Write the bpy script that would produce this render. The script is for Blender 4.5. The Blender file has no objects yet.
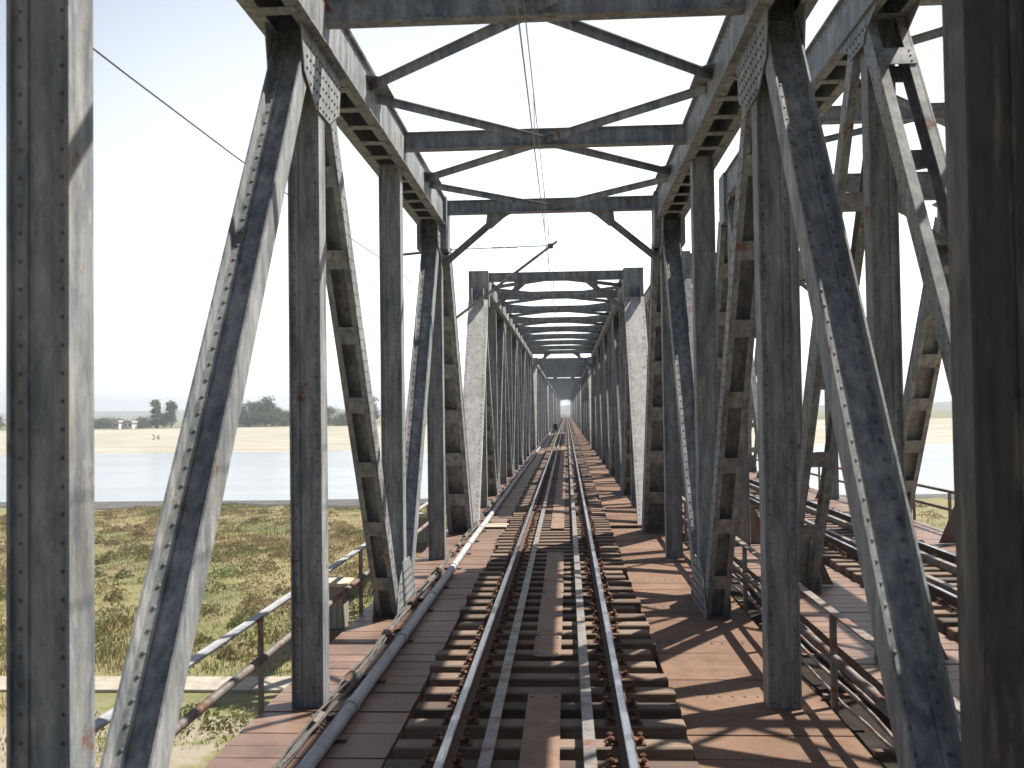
import bpy, math, random
from mathutils import Vector, Matrix
random.seed(11)
R = math.radians
S = bpy.context.scene
COL = S.collection

# ------------------------------------------------------------------ numbers read from the photograph
D = 5.1            # panel length
HW = 2.415         # half distance between the two trusses
NODE10 = 25.63     # where the near span ends
GAP = 0.69         # space between spans
SPAN = 10 * D
CB, CT = 6.83, 7.41      # top chord bottom / top
ZB = -0.8                # bottom node of the web members
CX2, DY2, DH2 = 6.52, 1.9, 0.78   # second bridge: axis, shift along, extra height
RAIL = 0.30

# ------------------------------------------------------------------ mesh builder
class MB:
    def __init__(self):
        self.v, self.f, self.m = [], [], []
    def add(self, vs, fs, mat=0):
        o = len(self.v)
        self.v += [tuple(p) for p in vs]
        self.f += [tuple(i + o for i in f) for f in fs]
        self.m += [mat] * len(fs)
    def box(self, x0, x1, y0, y1, z0, z1, mat=0, M=None):
        vs = [Vector((x, y, z)) for z in (z0, z1) for y in (y0, y1) for x in (x0, x1)]
        if M is not None: vs = [M @ p for p in vs]
        self.add(vs, [(0, 2, 3, 1), (4, 5, 7, 6), (0, 1, 5, 4), (2, 6, 7, 3), (0, 4, 6, 2), (1, 3, 7, 5)], mat)
    def bevbox(self, x0, x1, y0, y1, z0, z1, b=.01, mat=0, M=None):
        # box with a chamfered top edge
        vs = [(x0, y0, z0), (x1, y0, z0), (x1, y1, z0), (x0, y1, z0),
              (x0, y0, z1 - b), (x1, y0, z1 - b), (x1, y1, z1 - b), (x0, y1, z1 - b),
              (x0 + b, y0 + b, z1), (x1 - b, y0 + b, z1), (x1 - b, y1 - b, z1), (x0 + b, y1 - b, z1)]
        vs = [Vector(p) for p in vs]
        if M is not None: vs = [M @ p for p in vs]
        fs = [(3, 2, 1, 0)]
        for a, c in ((0, 4), (4, 8)):
            for i in range(4):
                j = (i + 1) % 4
                fs.append((a + i, a + j, c + j, c + i))
        fs.append((8, 9, 10, 11))
        self.add(vs, fs, mat)
    def prism(self, pts, axis, a0, a1, mat=0):
        # polygon pts (2D) extruded along an axis: 'x' -> pts are (y,z); 'y' -> (x,z); 'z' -> (x,y)
        def mk(p, a):
            return {'x': (a, p[0], p[1]), 'y': (p[0], a, p[1]), 'z': (p[0], p[1], a)}[axis]
        n = len(pts)
        vs = [mk(p, a0) for p in pts] + [mk(p, a1) for p in pts]
        fs = [tuple(range(n)), tuple(range(2 * n - 1, n - 1, -1))]
        fs += [((i + 1) % n, i, i + n, (i + 1) % n + n) for i in range(n)]
        self.add(vs, fs, mat)
    def tube(self, path, r, n=8, mat=0, caps=True):
        path = [Vector(p) for p in path]
        o = len(self.v); N = len(path)
        for i, p in enumerate(path):
            t = (path[min(i + 1, N - 1)] - path[max(i - 1, 0)]).normalized()
            up = Vector((0, 0, 1)) if abs(t.z) < .9 else Vector((1, 0, 0))
            a = t.cross(up).normalized(); b = a.cross(t)
            rr = r[i] if isinstance(r, (list, tuple)) else r
            for k in range(n):
                q = 2 * math.pi * k / n
                self.v.append(tuple(p + a * (rr * math.cos(q)) + b * (rr * math.sin(q))))
        for i in range(N - 1):
            for k in range(n):
                k2 = (k + 1) % n
                self.f.append((o + i * n + k, o + i * n + k2, o + (i + 1) * n + k2, o + (i + 1) * n + k)); self.m.append(mat)
        if caps:
            self.f.append(tuple(o + k for k in range(n - 1, -1, -1))); self.m.append(mat)
            self.f.append(tuple(o + (N - 1) * n + k for k in range(n))); self.m.append(mat)
    def rivet(self, p, nrm, r=.016, h=.008, mat=1):
        nrm = Vector(nrm).normalized()
        up = Vector((0, 0, 1)) if abs(nrm.z) < .9 else Vector((1, 0, 0))
        a = nrm.cross(up).normalized(); b = nrm.cross(a); p = Vector(p)
        vs = []
        for rr, hh in ((r, 0), (r * .85, h * .6), (r * .4, h)):
            for k in range(6):
                q = math.pi / 3 * k
                vs.append(p + a * (rr * math.cos(q)) + b * (rr * math.sin(q)) + nrm * hh)
        fs = [(k, (k + 1) % 6, 6 + (k + 1) % 6, 6 + k) for k in range(6)] + \
             [(6 + k, 6 + (k + 1) % 6, 12 + (k + 1) % 6, 12 + k) for k in range(6)] + [(12, 13, 14, 15, 16, 17)]
        self.add(vs, fs, mat)
    def mesh(self, name, mats, smooth=False):
        me = bpy.data.meshes.new(name)
        me.from_pydata(self.v, [], self.f)
        if not isinstance(mats, (list, tuple)): mats = [mats]
        if len(mats) == 1 and max(self.m, default=0) == 1: mats = [mats[0], RIVET]
        for m in mats: me.materials.append(m)
        if len(mats) > 1: me.polygons.foreach_set('material_index', self.m)
        if smooth: me.polygons.foreach_set('use_smooth', [True] * len(me.polygons))
        me.validate(); me.update()
        fix_normals(me)
        return me

def fix_normals(me):
    import bmesh
    bm = bmesh.new(); bm.from_mesh(me)
    bmesh.ops.recalc_face_normals(bm, faces=bm.faces)
    bm.to_mesh(me); bm.free()

def obj(name, me, parent=None, loc=(0, 0, 0), rot=None):
    o = bpy.data.objects.new(name, me); COL.objects.link(o)
    if parent is not None: o.parent = parent
    o.location = loc
    if rot: o.rotation_euler = rot
    return o
def tag(o, label=None, cat=None, group=None, kind=None):
    if label: o['label'] = label
    if cat: o['category'] = cat
    if group: o['group'] = group
    if kind: o['kind'] = kind
    return o
def thing(name, label, cat, loc=(0, 0, 0), group=None):
    return tag(obj(name, None, None, loc), label, cat, group)

# ------------------------------------------------------------------ materials
class NT:
    def __init__(self, name):
        self.mat = bpy.data.materials.new(name); self.mat.use_nodes = True
        self.t = self.mat.node_tree; self.n = self.t.nodes; self.l = self.t.links
        self.b = self.n['Principled BSDF']
    def new(self, typ, **kw):
        x = self.n.new(typ)
        for k, v in kw.items(): setattr(x, k, v)
        return x
    def link(self, a, b): self.l.new(a, b)
    def coords(self, scale, obj=False):
        mp = self.new('ShaderNodeMapping'); mp.inputs['Scale'].default_value = scale
        if obj:
            tc = self.new('ShaderNodeTexCoord'); self.link(tc.outputs['Object'], mp.inputs[0])
        else:
            g = self.new('ShaderNodeNewGeometry'); self.link(g.outputs['Position'], mp.inputs[0])
        return mp.outputs[0]
    def noise(self, vec, scale, detail=6, rough=.6):
        n = self.new('ShaderNodeTexNoise'); n.inputs['Scale'].default_value = scale
        n.inputs['Detail'].default_value = detail; n.inputs['Roughness'].default_value = rough
        self.link(vec, n.inputs['Vector']); return n.outputs['Fac']
    def ramp(self, fac, stops):
        r = self.new('ShaderNodeValToRGB'); e = r.color_ramp.elements
        while len(e) < len(stops): e.new(.5)
        for el, (p, c) in zip(e, stops):
            el.position = p; el.color = (c, c, c, 1) if not isinstance(c, tuple) else (*c, 1)
        self.link(fac, r.inputs[0]); return r.outputs[0]
    def mix(self, fac, a, b, mode='MIX'):
        m = self.new('ShaderNodeMix', data_type='RGBA', blend_type=mode)
        for s, v in ((m.inputs[0], fac), (m.inputs[6], a), (m.inputs[7], b)):
            if isinstance(v, (int, float)): s.default_value = v
            elif isinstance(v, tuple): s.default_value = (*v, 1)
            else: self.link(v, s)
        return m.outputs[2]
    def color(self, c): self.link(c, self.b.inputs['Base Color'])
    def bump(self, h, strength=.3, dist=.01):
        b = self.new('ShaderNodeBump'); b.inputs['Strength'].default_value = strength; b.inputs['Distance'].default_value = dist
        self.link(h, b.inputs['Height']); self.link(b.outputs[0], self.b.inputs['Normal'])
    def rough(self, r):
        if isinstance(r, (int, float)): self.b.inputs['Roughness'].default_value = r
        else: self.link(r, self.b.inputs['Roughness'])
    def island(self):
        g = self.new('ShaderNodeNewGeometry'); return g.outputs['Random Per Island']
    def objrand(self):
        g = self.new('ShaderNodeObjectInfo'); return g.outputs['Random']

def steel(name, lo, hi, rust=.62, rustcol=(.17, .06, .025), rough=.6, fl=15):
    m = NT(name)
    v = m.coords((1, 1, .16)); v2 = m.coords((1, 1, 1))
    n1 = m.noise(v, 9, 8, .65); n2 = m.noise(v2, 3.2, 7, .7); n3 = m.noise(v2, 38, 4, .6); n4 = m.noise(v, 1.7, 6, .6)
    c = m.mix(m.ramp(n1, [(.36, 0), (.72, 1)]), lo, hi)
    # rain stains running down
    c = m.mix(m.ramp(n4, [(.48, 0), (.72, .55)]), c, tuple(x * .55 for x in lo))
    n5 = m.noise(m.coords((3, 3, .35)), 3, 8, .7)
    c = m.mix(m.ramp(n5, [(.54, 0), (.66, .55)]), c, (.27, .22, .165))
    n6 = m.noise(m.coords((2.2, 2.2, .22)), 2.6, 8, .72)
    c = m.mix(m.ramp(n6, [(.58, 0), (.70, .6)]), c, (.33, .25, .14) if hi[0] > .3 else (.075, .07, .066))
    n8 = m.noise(m.coords((1, 1, .4)), fl, 9, .78)
    c = m.mix(m.ramp(n8, [(.545, 0), (.60, .27)]), c, tuple(x * 1.22 for x in hi))
    c = m.mix(m.ramp(n8, [(.38, .4), (.44, 0)]), c, tuple(x * .5 for x in lo))
    # chipped paint showing primer and rust
    c = m.mix(m.ramp(n2, [(rust, 0), (rust + .05, .85)]), c, rustcol)
    c = m.mix(m.ramp(n3, [(.62, 0), (.72, .5)]), c, (.09, .075, .065))
    m.color(c)
    m.rough(m.ramp(n2, [(.3, rough - .12), (.7, rough + .2)]))
    m.b.inputs['Metallic'].default_value = .0
    m.bump(n3, .25, .006)
    return m.mat
STEEL = steel('grey_bridge_paint', (.12, .14, .155), (.42, .425, .415))
STEEL_K = steel('shade_darkened_paint', (.035, .035, .036), (.085, .08, .075), .66)  # near right post: shade painted into the steel colour
STEEL_B = steel('second_bridge_paint', (.13, .145, .15), (.36, .365, .345), .6)
STEEL_D = steel('brown_dirty_steel', (.10, .08, .07), (.20, .165, .14), .5)
STEEL_W = steel('sunlit_weathered_paint', (.42, .41, .385), (.62, .60, .565), .61, (.30, .15, .08), fl=3.5)  # paler for weathering and for sunlight put into the colour
RAILING = steel('railing_paint', (.16, .135, .12), (.30, .27, .24), .52)
PIPE_M = steel('galvanised_pipe', (.30, .31, .32), (.48, .49, .49), .7)
RIVET = steel('rivet_heads', (.075, .08, .085), (.21, .21, .205), .62)
GUARD = steel('guard_rail_steel', (.15, .14, .13), (.30, .28, .26), .56, rough=.5)

def floor_mat(name, a, b, dark, grain=(1, 14, 1), rg=.5, sp=.5):
    m = NT(name)
    v = m.coords((1, 1, 1)); vg = m.coords(grain)
    n1 = m.noise(v, 1.6, 8, .65); n2 = m.noise(vg, 5, 6, .6); n3 = m.noise(v, 45, 4, .6)
    c = m.mix(m.ramp(n1, [(.3, 0), (.7, 1)]), a, b)
    c = m.mix(m.ramp(m.island(), [(0, 0), (1, .5)]), c, dark)
    c = m.mix(m.ramp(n2, [(.5, 0), (.75, .45)]), c, dark)
    c = m.mix(m.ramp(n3, [(.6, 0), (.75, .4)]), c, tuple(min(1, x * 1.7) for x in b))
    n8 = m.noise(v, .75, 9, .72); c = m.mix(m.ramp(n8, [(.50, 0), (.64, .5)]), c, tuple(x * .55 for x in dark))
    n9 = m.noise(v, 19, 8, .75); c = m.mix(m.ramp(n9, [(.60, 0), (.66, .4)]), c, (.36, .29, .23)); c = m.mix(m.ramp(n9, [(.35, .5), (.41, 0)]), c, tuple(x * .5 for x in dark))
    m.color(c); m.rough(rg); m.b.inputs['Specular IOR Level'].default_value = sp; m.bump(n2, .25, .006)
    return m.mat
PLANK = floor_mat('rusty_brown_floor', (.19, .112, .078), (.275, .178, .13), (.125, .082, .063), (14, 1, 1))
PLATE = floor_mat('brown_steel_floor_plate', (.175, .102, .066), (.25, .157, .106), (.11, .06, .038), (2, 2, 2), .75, .25)

m = NT('tarred_oak_sleeper')
v = m.coords((.7, 9, 9)); v2 = m.coords((1, 1, 1))
n1 = m.noise(v, 4, 8, .7); n2 = m.noise(v2, 2.5, 5)
c = m.mix(m.ramp(n1, [(.35, 0), (.7, 1)]), (.095, .066, .048), (.27, .185, .13))
c = m.mix(m.ramp(m.objrand(), [(.2, 0), (1, .7)]), c, (.05, .036, .03)); c = m.mix(m.ramp(m.objrand(), [(0, .5), (.3, 0)]), c, (.26, .20, .15))
c = m.mix(m.ramp(n2, [(.55, 0), (.7, .4)]), c, (.17, .075, .04))
m.color(c); m.rough(.85); m.bump(n1, .5, .01); SLEEPER = m.mat

m = NT('rusty_rail_side'); n1 = m.noise(m.coords((1, 1, 1)), 22, 6)
m.color(m.ramp(n1, [(.3, (.045, .026, .018)), (.7, (.13, .065, .038))])); m.rough(.8); RAILSIDE = m.mat
m = NT('polished_rail_head'); n1 = m.noise(m.coords((30, .5, 1)), 4, 4)
m.color(m.ramp(n1, [(.3, (.42, .43, .45)), (.7, (.62, .63, .65))])); m.b.inputs['Metallic'].default_value = .9
m.rough(m.ramp(n1, [(.3, .22), (.7, .36)])); RAILTOP = m.mat
m = NT('rusty_fastening'); n1 = m.noise(m.coords((1, 1, 1)), 30, 5)
m.color(m.ramp(n1, [(.3, (.06, .03, .02)), (.7, (.22, .10, .055))])); m.rough(.9); FAST = m.mat
m = NT('checker_plate'); n1 = m.noise(m.coords((1, 1, 1)), 3, 7); n2 = m.noise(m.coords((1, 1, 1)), 60, 3)
m.color(m.mix(m.ramp(n1, [(.35, 0), (.7, 1)]), (.17, .10, .065), (.27, .175, .12))); m.rough(.75); m.bump(n2, .3, .005); CHECK = m.mat
m = NT('dark_gap_paint'); n1 = m.noise(m.coords((1, 1, 1)), 4, 6)
m.color(m.ramp(n1, [(.3, (.018, .016, .014)), (.7, (.045, .037, .03))])); m.rough(.95); m.b.inputs['Specular IOR Level'].default_value = .1; GAP_DARK = m.mat  # near black, darkness of the gap put into the colour
m = NT('dark_cable'); n1 = m.noise(m.coords((1, 6, 1)), 8, 5)
m.color(m.ramp(n1, [(.3, (.05, .047, .045)), (.7, (.15, .14, .13))])); m.rough(.8); CABLE = m.mat
m = NT('copper_wire'); m.b.inputs['Base Color'].default_value = (.20, .20, .20, 1); m.rough(.5); WIRE = m.mat
m = NT('brown_insulator'); m.b.inputs['Base Color'].default_value = (.10, .07, .06, 1); m.rough(.25); INSUL = m.mat
m = NT('grey_weathered_board'); n1 = m.noise(m.coords((18, 18, 1)), 2, 6)
m.color(m.ramp(n1, [(.3, (.19, .175, .15)), (.7, (.36, .335, .29))])); m.rough(.9); BOARD = m.mat
m = NT('pale_box_lid'); n1 = m.noise(m.coords((3, 3, 3)), 5, 6)
m.color(m.ramp(n1, [(.3, (.42, .36, .25)), (.7, (.60, .53, .40))])); m.rough(.9); LID = m.mat
m = NT('dark_cabinet_paint'); m.b.inputs['Base Color'].default_value = (.03, .032, .05, 1); m.rough(.6); CABINET = m.mat

# ------------------------------------------------------------------ bridge members
def frame(p0, p1, flip=False):
    """local axes: x = across the bridge, y = outward face normal, z = along the member"""
    a = Vector((0, p1[0] - p0[0], p1[1] - p0[1])); L = a.length; a.normalize()
    u = Vector((1, 0, 0)); n = u.cross(a)
    M = Matrix(((u.x, n.x, a.x, 0), (u.y, n.y, a.y, p0[0]), (u.z, n.z, a.z, p0[1]), (0, 0, 0, 1)))
    return M, L
def riv(mb, M, p, n, r=.017):
    mb.rivet(M @ Vector(p), M.to_3x3() @ Vector(n), r)

def post_mesh(z0, z1, w=.33, t=.27, rivets=True, mats=None):
    mb = MB(); M, L = frame((0, z0), (0, z1)); h = w / 2; q = t / 2
    for s in (-1, 1):
        mb.box(*sorted((s * h, s * (h - .018))), -q, q, 0, L, 0, M)
        for k in (-1, 1):
            mb.box(*sorted((s * (h - .0185), s * (h - .095))), *sorted((k * (q - .047), k * (q - .034))), 0, L, 0, M)
            if rivets:
                y = .12
                while y < L - .1:
                    riv(mb, M, (s * (h - .055), k * (q - .034), y), (0, k, 0), .0125)
                    y += .145
    for k in (-1, 1):
        mb.box(-(h - .0187), h - .0187, *sorted((k * (q - .048), k * (q - .06))), 0, L, 0, M)
    return mb

def diag_mesh(p0, p1, top, w=.32, t=.27, pitch=1.02, battens=.24, rivets=True):
    """two side plates, a web sunk between them, tie plates across the underside. top=+1: cover on the +n side"""
    mb = MB(); M, L = frame(p0, p1); h = w / 2; q = t / 2
    for s in (-1, 1):
        mb.box(*sorted((s * h, s * (h - .018))), -q, q, 0, L, 0, M)
        mb.box(*sorted((s * (h - .0185), s * (h - .10))), *sorted((top * .012, top * .026)), 0, L, 0, M)
        mb.box(*sorted((s * (h - .0185), s * (h - .075))), *sorted((-top * (q - .002), -top * (q - .014))), 0, L, 0, M)
        if rivets:
            y = .2
            while y < L - .2:
                riv(mb, M, (s * (h - .06), top * .026, y), (0, top, 0), .019)
                if top < 0:
                    riv(mb, M, (s * h, top * .02, y), (s, 0, 0), .016)
                    riv(mb, M, (s * h, -top * (q - .04), y + .07), (s, 0, 0), .016)
                y += .155
    mb.box(-(h - .0187), h - .0187, *sorted((-top * .0, top * .0115)), 0, L, 0, M)
    y = .55
    while y < L - .2:
        mb.box(-(h - .022), h - .022, *sorted((-top * (q + .010), -top * (q - .0015))), y, y + battens, 0, M)
        y += pitch
    return mb

def open_diag_mesh(p0, p1, under, w=.46, t=.26, pitch=1.35):
    """two channels held by tie plates on both faces: one can look through it"""
    mb = MB(); M, L = frame(p0, p1); h = w / 2; q = t / 2
    for s in (-1, 1):
        mb.box(*sorted((s * h, s * (h - .02))), -q, q, 0, L, 0, M)
        for k in (-1, 1):
            mb.box(*sorted((s * (h - .0205), s * (h - .11))), *sorted((k * (q - .002), k * (q - .016))), 0, L, 0, M)
            y = .25
            while y < L - .2:
                riv(mb, M, (s * h, k * (q - .05), y), (s, 0, 0), .014); y += .2
    y = (L - 1.25) % pitch
    while y < L - .2:
        for k in ((-1, 1) if y + pitch > L - .2 else (under,)):
            mb.box(-(h - .024), h - .024, *sorted((k * (q + .010), k * (q - .0015))), y, y + .27, 0, M)
            for s in (-1, 1):
                for j in range(3): riv(mb, M, (s * (h - .07), k * (q + .010), y + .05 + j * .085), (0, k, 0), .013)
        y += pitch
    return mb

def end_post_mesh(p0, p1, top, w=.59, t=.36):
    mb = MB(); M, L = frame(p0, p1); h = w / 2; q = t / 2
    for s in (-1, 1):
        mb.box(*sorted((s * h, s * (h - .02))), -q, q - .0, 0, L, 0, M)
        mb.box(*sorted((s * (h - .0205), s * (h - .11))), *sorted((-top * (q - .002), -top * (q - .016))), 0, L, 0, M)
        y = .2
        while y < L - .2:
            riv(mb, M, (s * (h - .05), top * (q + .014), y), (0, top, 0), .018)
            riv(mb, M, (s * h, top * (q - .05), y), (s, 0, 0), .016)
            riv(mb, M, (s * h, -top * (q - .05), y), (s, 0, 0), .016)
            y += .15
    mb.box(-h - .012, h + .012, *sorted((top * (q + .001), top * (q + .014))), 0, L, 0, M)
    mb.box(-(h - .03), h - .03, *sorted((top * .02, top * .03)), 0, L, 0, M)
    y = .75
    while y < L - .3:
        mb.box(-(h - .024), h - .024, *sorted((-top * (q + .012), -top * (q - .0015))), y, y + .36, 0, M)
        y += 1.22
    return mb

def chord_mesh(y0, y1, zb, zt, w=.48):
    mb = MB(); h = w / 2
    for s in (-1, 1):
        mb.box(*sorted((s * h, s * (h - .02))), y0, y1, zb, zt - .012)
        mb.box(*sorted((s * (h + .001), s * (h + .045))), y0, y1, zb + .002, zb + .016)       # outer lip
        mb.box(*sorted((s * (h + .001), s * (h + .045))), y0, y1, zt - .028, zt - .013)
        mb.box(*sorted((s * (h - .0205), s * (h - .11))), y0, y1, zb + .001, zb + .015)       # inner lip
        y = y0 + .1
        while y < y1:
            riv(mb, Matrix(), (s * h, y, zb + .07), (s, 0, 0), .016)
            riv(mb, Matrix(), (s * h, y, zt - .09), (s, 0, 0), .016)
            y += .16
    mb.box(-h - .05, h + .05, y0 - .01, y1 + .01, zt - .011, zt)
    y = y0 + .05
    while y < y1 - .1:
        mb.box(-(h - .024), h - .024, y, y + .17, zb - .012, zb - .0005)
        y += .78
    return mb

def beam_mesh(x0, x1, z0, z1, fl=.20, y=0):
    mb = MB()
    mb.box(x0, x1, y - fl / 2, y + fl / 2, z0, z0 + .016)
    mb.box(x0, x1, y - fl / 2, y + fl / 2, z1 - .016, z1)
    mb.box(x0, x1, y - .055, y + .055, z0 + .0165, z1 - .0165)
    return mb

def brace_mesh(a, b, z, w=.105, hgt=.11):
    """angle-shaped lateral brace lying flat between two points (x,y)"""
    mb = MB(); a = Vector((*a, z)); b = Vector((*b, z)); d = (b - a); L = d.length; d.normalize()
    s = Vector((-d.y, d.x, 0))
    M = Matrix(((d.x, s.x, 0, a.x), (d.y, s.y, 0, a.y), (0, 0, 1, a.z), (0, 0, 0, 1)))
    mb.box(0, L, -w / 2, w / 2, hgt - .012, hgt, 0, M)
    mb.box(0, L, -.012, .012, 0, hgt - .0125, 0, M)
    return mb

def plate_yz(pts, x, th=.014, rows=True, mat=0):
    mb = MB(); mb.prism(pts, 'x', x - th / 2, x + th / 2)
    ys = [p[0] for p in pts]; zs = [p[1] for p in pts]
    def inside(py, pz):
        c = False; n = len(pts); j = n - 1
        for i in range(n):
            yi, zi = pts[i]; yj, zj = pts[j]
            if (zi > pz) != (zj > pz) and py < (yj - yi) * (pz - zi) / (zj - zi) + yi: c = not c
            j = i
        return c
    y = min(ys) + .06
    while y < max(ys):
        z = min(zs) + .05
        while z < max(zs):
            if all(inside(y + a, z + b) for a, b in ((.04, 0), (-.04, 0), (0, .04), (0, -.04))):
                for s in (-1, 1): mb.rivet((x + s * th / 2, y, z), (s, 0, 0), .02, .014)
            z += .12
        y += .13
    return mb

CACHE = {}
def kit(style):
    if style in CACHE: return CACHE[style]
    a = style == 'main'
    dh = 0 if a else DH2
    st = STEEL if a else STEEL_B
    cb, ct = CB + dh, CT + dh
    zt = ct - .28
    k = {'cb': cb, 'ct': ct}
    k['hanger'] = post_mesh(-.5, cb + .05).mesh('hanger_post', st)
    k['post'] = post_mesh(-.5, cb + .05).mesh('truss_post', st)
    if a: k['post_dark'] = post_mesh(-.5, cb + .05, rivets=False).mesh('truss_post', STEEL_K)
    if a:
        k['N'] = diag_mesh((0, ZB), (D, zt), 1).mesh('diagonal_up', st)
        k['G'] = diag_mesh((0, ZB), (-D, zt), -1).mesh('diagonal_down', st)
    else:
        k['N'] = open_diag_mesh((0, ZB), (D, zt), -1).mesh('open_diagonal_up', st)
        k['G'] = open_diag_mesh((0, ZB), (-D, zt), 1).mesh('open_diagonal_down', st)
    k['endN'] = end_post_mesh((0, ZB), (D - .30, ct - 1.02), 1).mesh('end_post_near', [STEEL_W] if a else [STEEL_B])
    k['endG'] = end_post_mesh((0, ZB), (-D + .30, ct - 1.02), -1).mesh('end_post_far', st)
    # head of an end post: an upright riveted box
    mb = MB(); mb.box(-.306, .306, -.34, .34, ct - 1.06, ct + .012)
    for s in (-1, 1):
        z = ct - 1.0
        while z < ct:
            for x in (-.27, .27): mb.rivet((x, s * .34, z), (0, s, 0), .017)
            z += .14
    k['head'] = mb.mesh('end_post_head', st)
    g = .170 if a else .235
    dz = 1 if a else .45
    for nm, pts in (('gt', [(-.85, cb - .003), (.85, cb - .003), (.75 * dz, cb - .45 * dz), (.28, cb - .68 * dz), (-.28, cb - .68 * dz), (-.75 * dz, cb - .45 * dz)]),
                    ('gb', [(-1.0, -.3), (1.0, -.3), (.78, .3), (.32, .75), (-.32, .75), (-.78, .3)])):
        mm = MB()
        for s in (-1, 1):
            q = plate_yz(pts, s * (g + .008))
            o = len(mm.v); mm.v += q.v; mm.f += [tuple(i + o for i in f) for f in q.f]; mm.m += q.m
        k[nm] = mm.mesh('gusset', st)
    x0 = HW - .241
    k['strut'] = beam_mesh(-x0, x0, zt - .02, ct - .03).mesh('cross_strut', st)
    k['portal'] = beam_mesh(-x0, x0, zt - (.02 if a else .35), ct - .03, .24).mesh('portal_strut', st)
    for i, (p, q) in enumerate((((-.05, .1), (-x0, D / 2 - .25)), ((.05, .1), (x0, D / 2 - .25)),
                                ((-x0, D / 2 + .25), (-.05, D - .1)), ((x0, D / 2 + .25), (.05, D - .1)))):
        k['br%d' % i] = brace_mesh(p, q, zt + .02).mesh('lateral_brace', st)
    for s in (-1, 1):   # mid-panel connection plates of the bracing
        mb = MB(); mb.prism([(s * (x0 - .001), D / 2 - .55), (s * (x0 - .001), D / 2 + .55), (s * (x0 - .2), D / 2 + .42), (s * (x0 - .2), D / 2 - .42)], 'z', zt + .133, zt + .145)
        k['bp%d' % s] = mb.mesh('brace_plate', st)
        # knee brace with its gusset
        mb = MB(); zs = zt - (.02 if a else .35)
        pa = Vector((s * (HW - .17), 0, zs - 1.06)); pb = Vector((s * 1.12, 0, zs - .12))
        d = (pb - pa); L = d.length; d.normalize(); n = Vector((-d.z, 0, d.x))
        M = Matrix(((d.x, 0, n.x, pa.x), (0, 1, 0, 0), (d.z, 0, n.z, pa.z), (0, 0, 0, 1)))
        mb.box(0, L, -.06, .06, -.006, .006, 0, M); mb.box(0, L, -.008, .008, -.07, -.0065, 0, M); mb.box(0, L, -.008, .008, .0065, .07, 0, M)
        mb.prism([(s * 1.30, zs - .002), (s * .78, zs - .002), (s * .95, zs - .10), (s * 1.22, zs - .33), (s * 1.33, zs - .25)], 'y', -.03, -.0165)
        k['knee%d' % s] = mb.mesh('knee_brace', st)
        # triangular bracket between floor beam and post (second bridge)
        mb = MB(); mb.prism([(s * (HW - .172), .02), (s * (HW - .62), .02), (s * (HW - .58), .10), (s * (HW - .25), .86), (s * (HW - .172), .86)], 'y', -.012, .012)
        k['tri%d' % s] = mb.mesh('corner_bracket', STEEL_D)
    k['chords'] = {}
    # floor
    k['fbeam'] = beam_mesh(-HW + .28, HW - .28, -.95, -.16, .26).mesh('floor_beam', STEEL_D)
    CACHE[style] = k
    return k

def floor_mesh(x0, x1, y0, y1, pitch, mat, seed, gap=.012):
    rnd = random.Random(seed); mb = MB(); y = y0
    while y < y1 - .02:
        w = min(pitch * rnd.uniform(.94, 1.06), y1 - y)
        dz = rnd.uniform(-.006, .004); tl = rnd.uniform(-.004, .004)
        vs = [(x0, y, dz - tl), (x1, y, dz + tl), (x1, y + w - gap, dz + tl), (x0, y + w - gap, dz - tl)]
        vs = [Vector(p) for p in vs] + [Vector(p) - Vector((0, 0, .03)) for p in vs]
        mb.add(vs, [(0, 1, 2, 3), (7, 6, 5, 4), (0, 4, 5, 1), (1, 5, 6, 2), (2, 6, 7, 3), (3, 7, 4, 0)])
        y += w
    if pitch > .5:      # bolt rows along every fourth joint
        q = y0 + 1.2
        while q < min(y1, y0 + 51):
            xx = x0 + .1
            while xx < x1: mb.rivet((xx, q, .004), (0, 0, 1), .017, .012); xx += .13
            q += 2.4
    # edge angles under the boards
    mb.box(x0, x0 + .02, y0, y1, -.16, -.037); mb.box(x1 - .02, x1, y0, y1, -.16, -.037)
    return mb.mesh('floor', mat)
FL = {}
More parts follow.
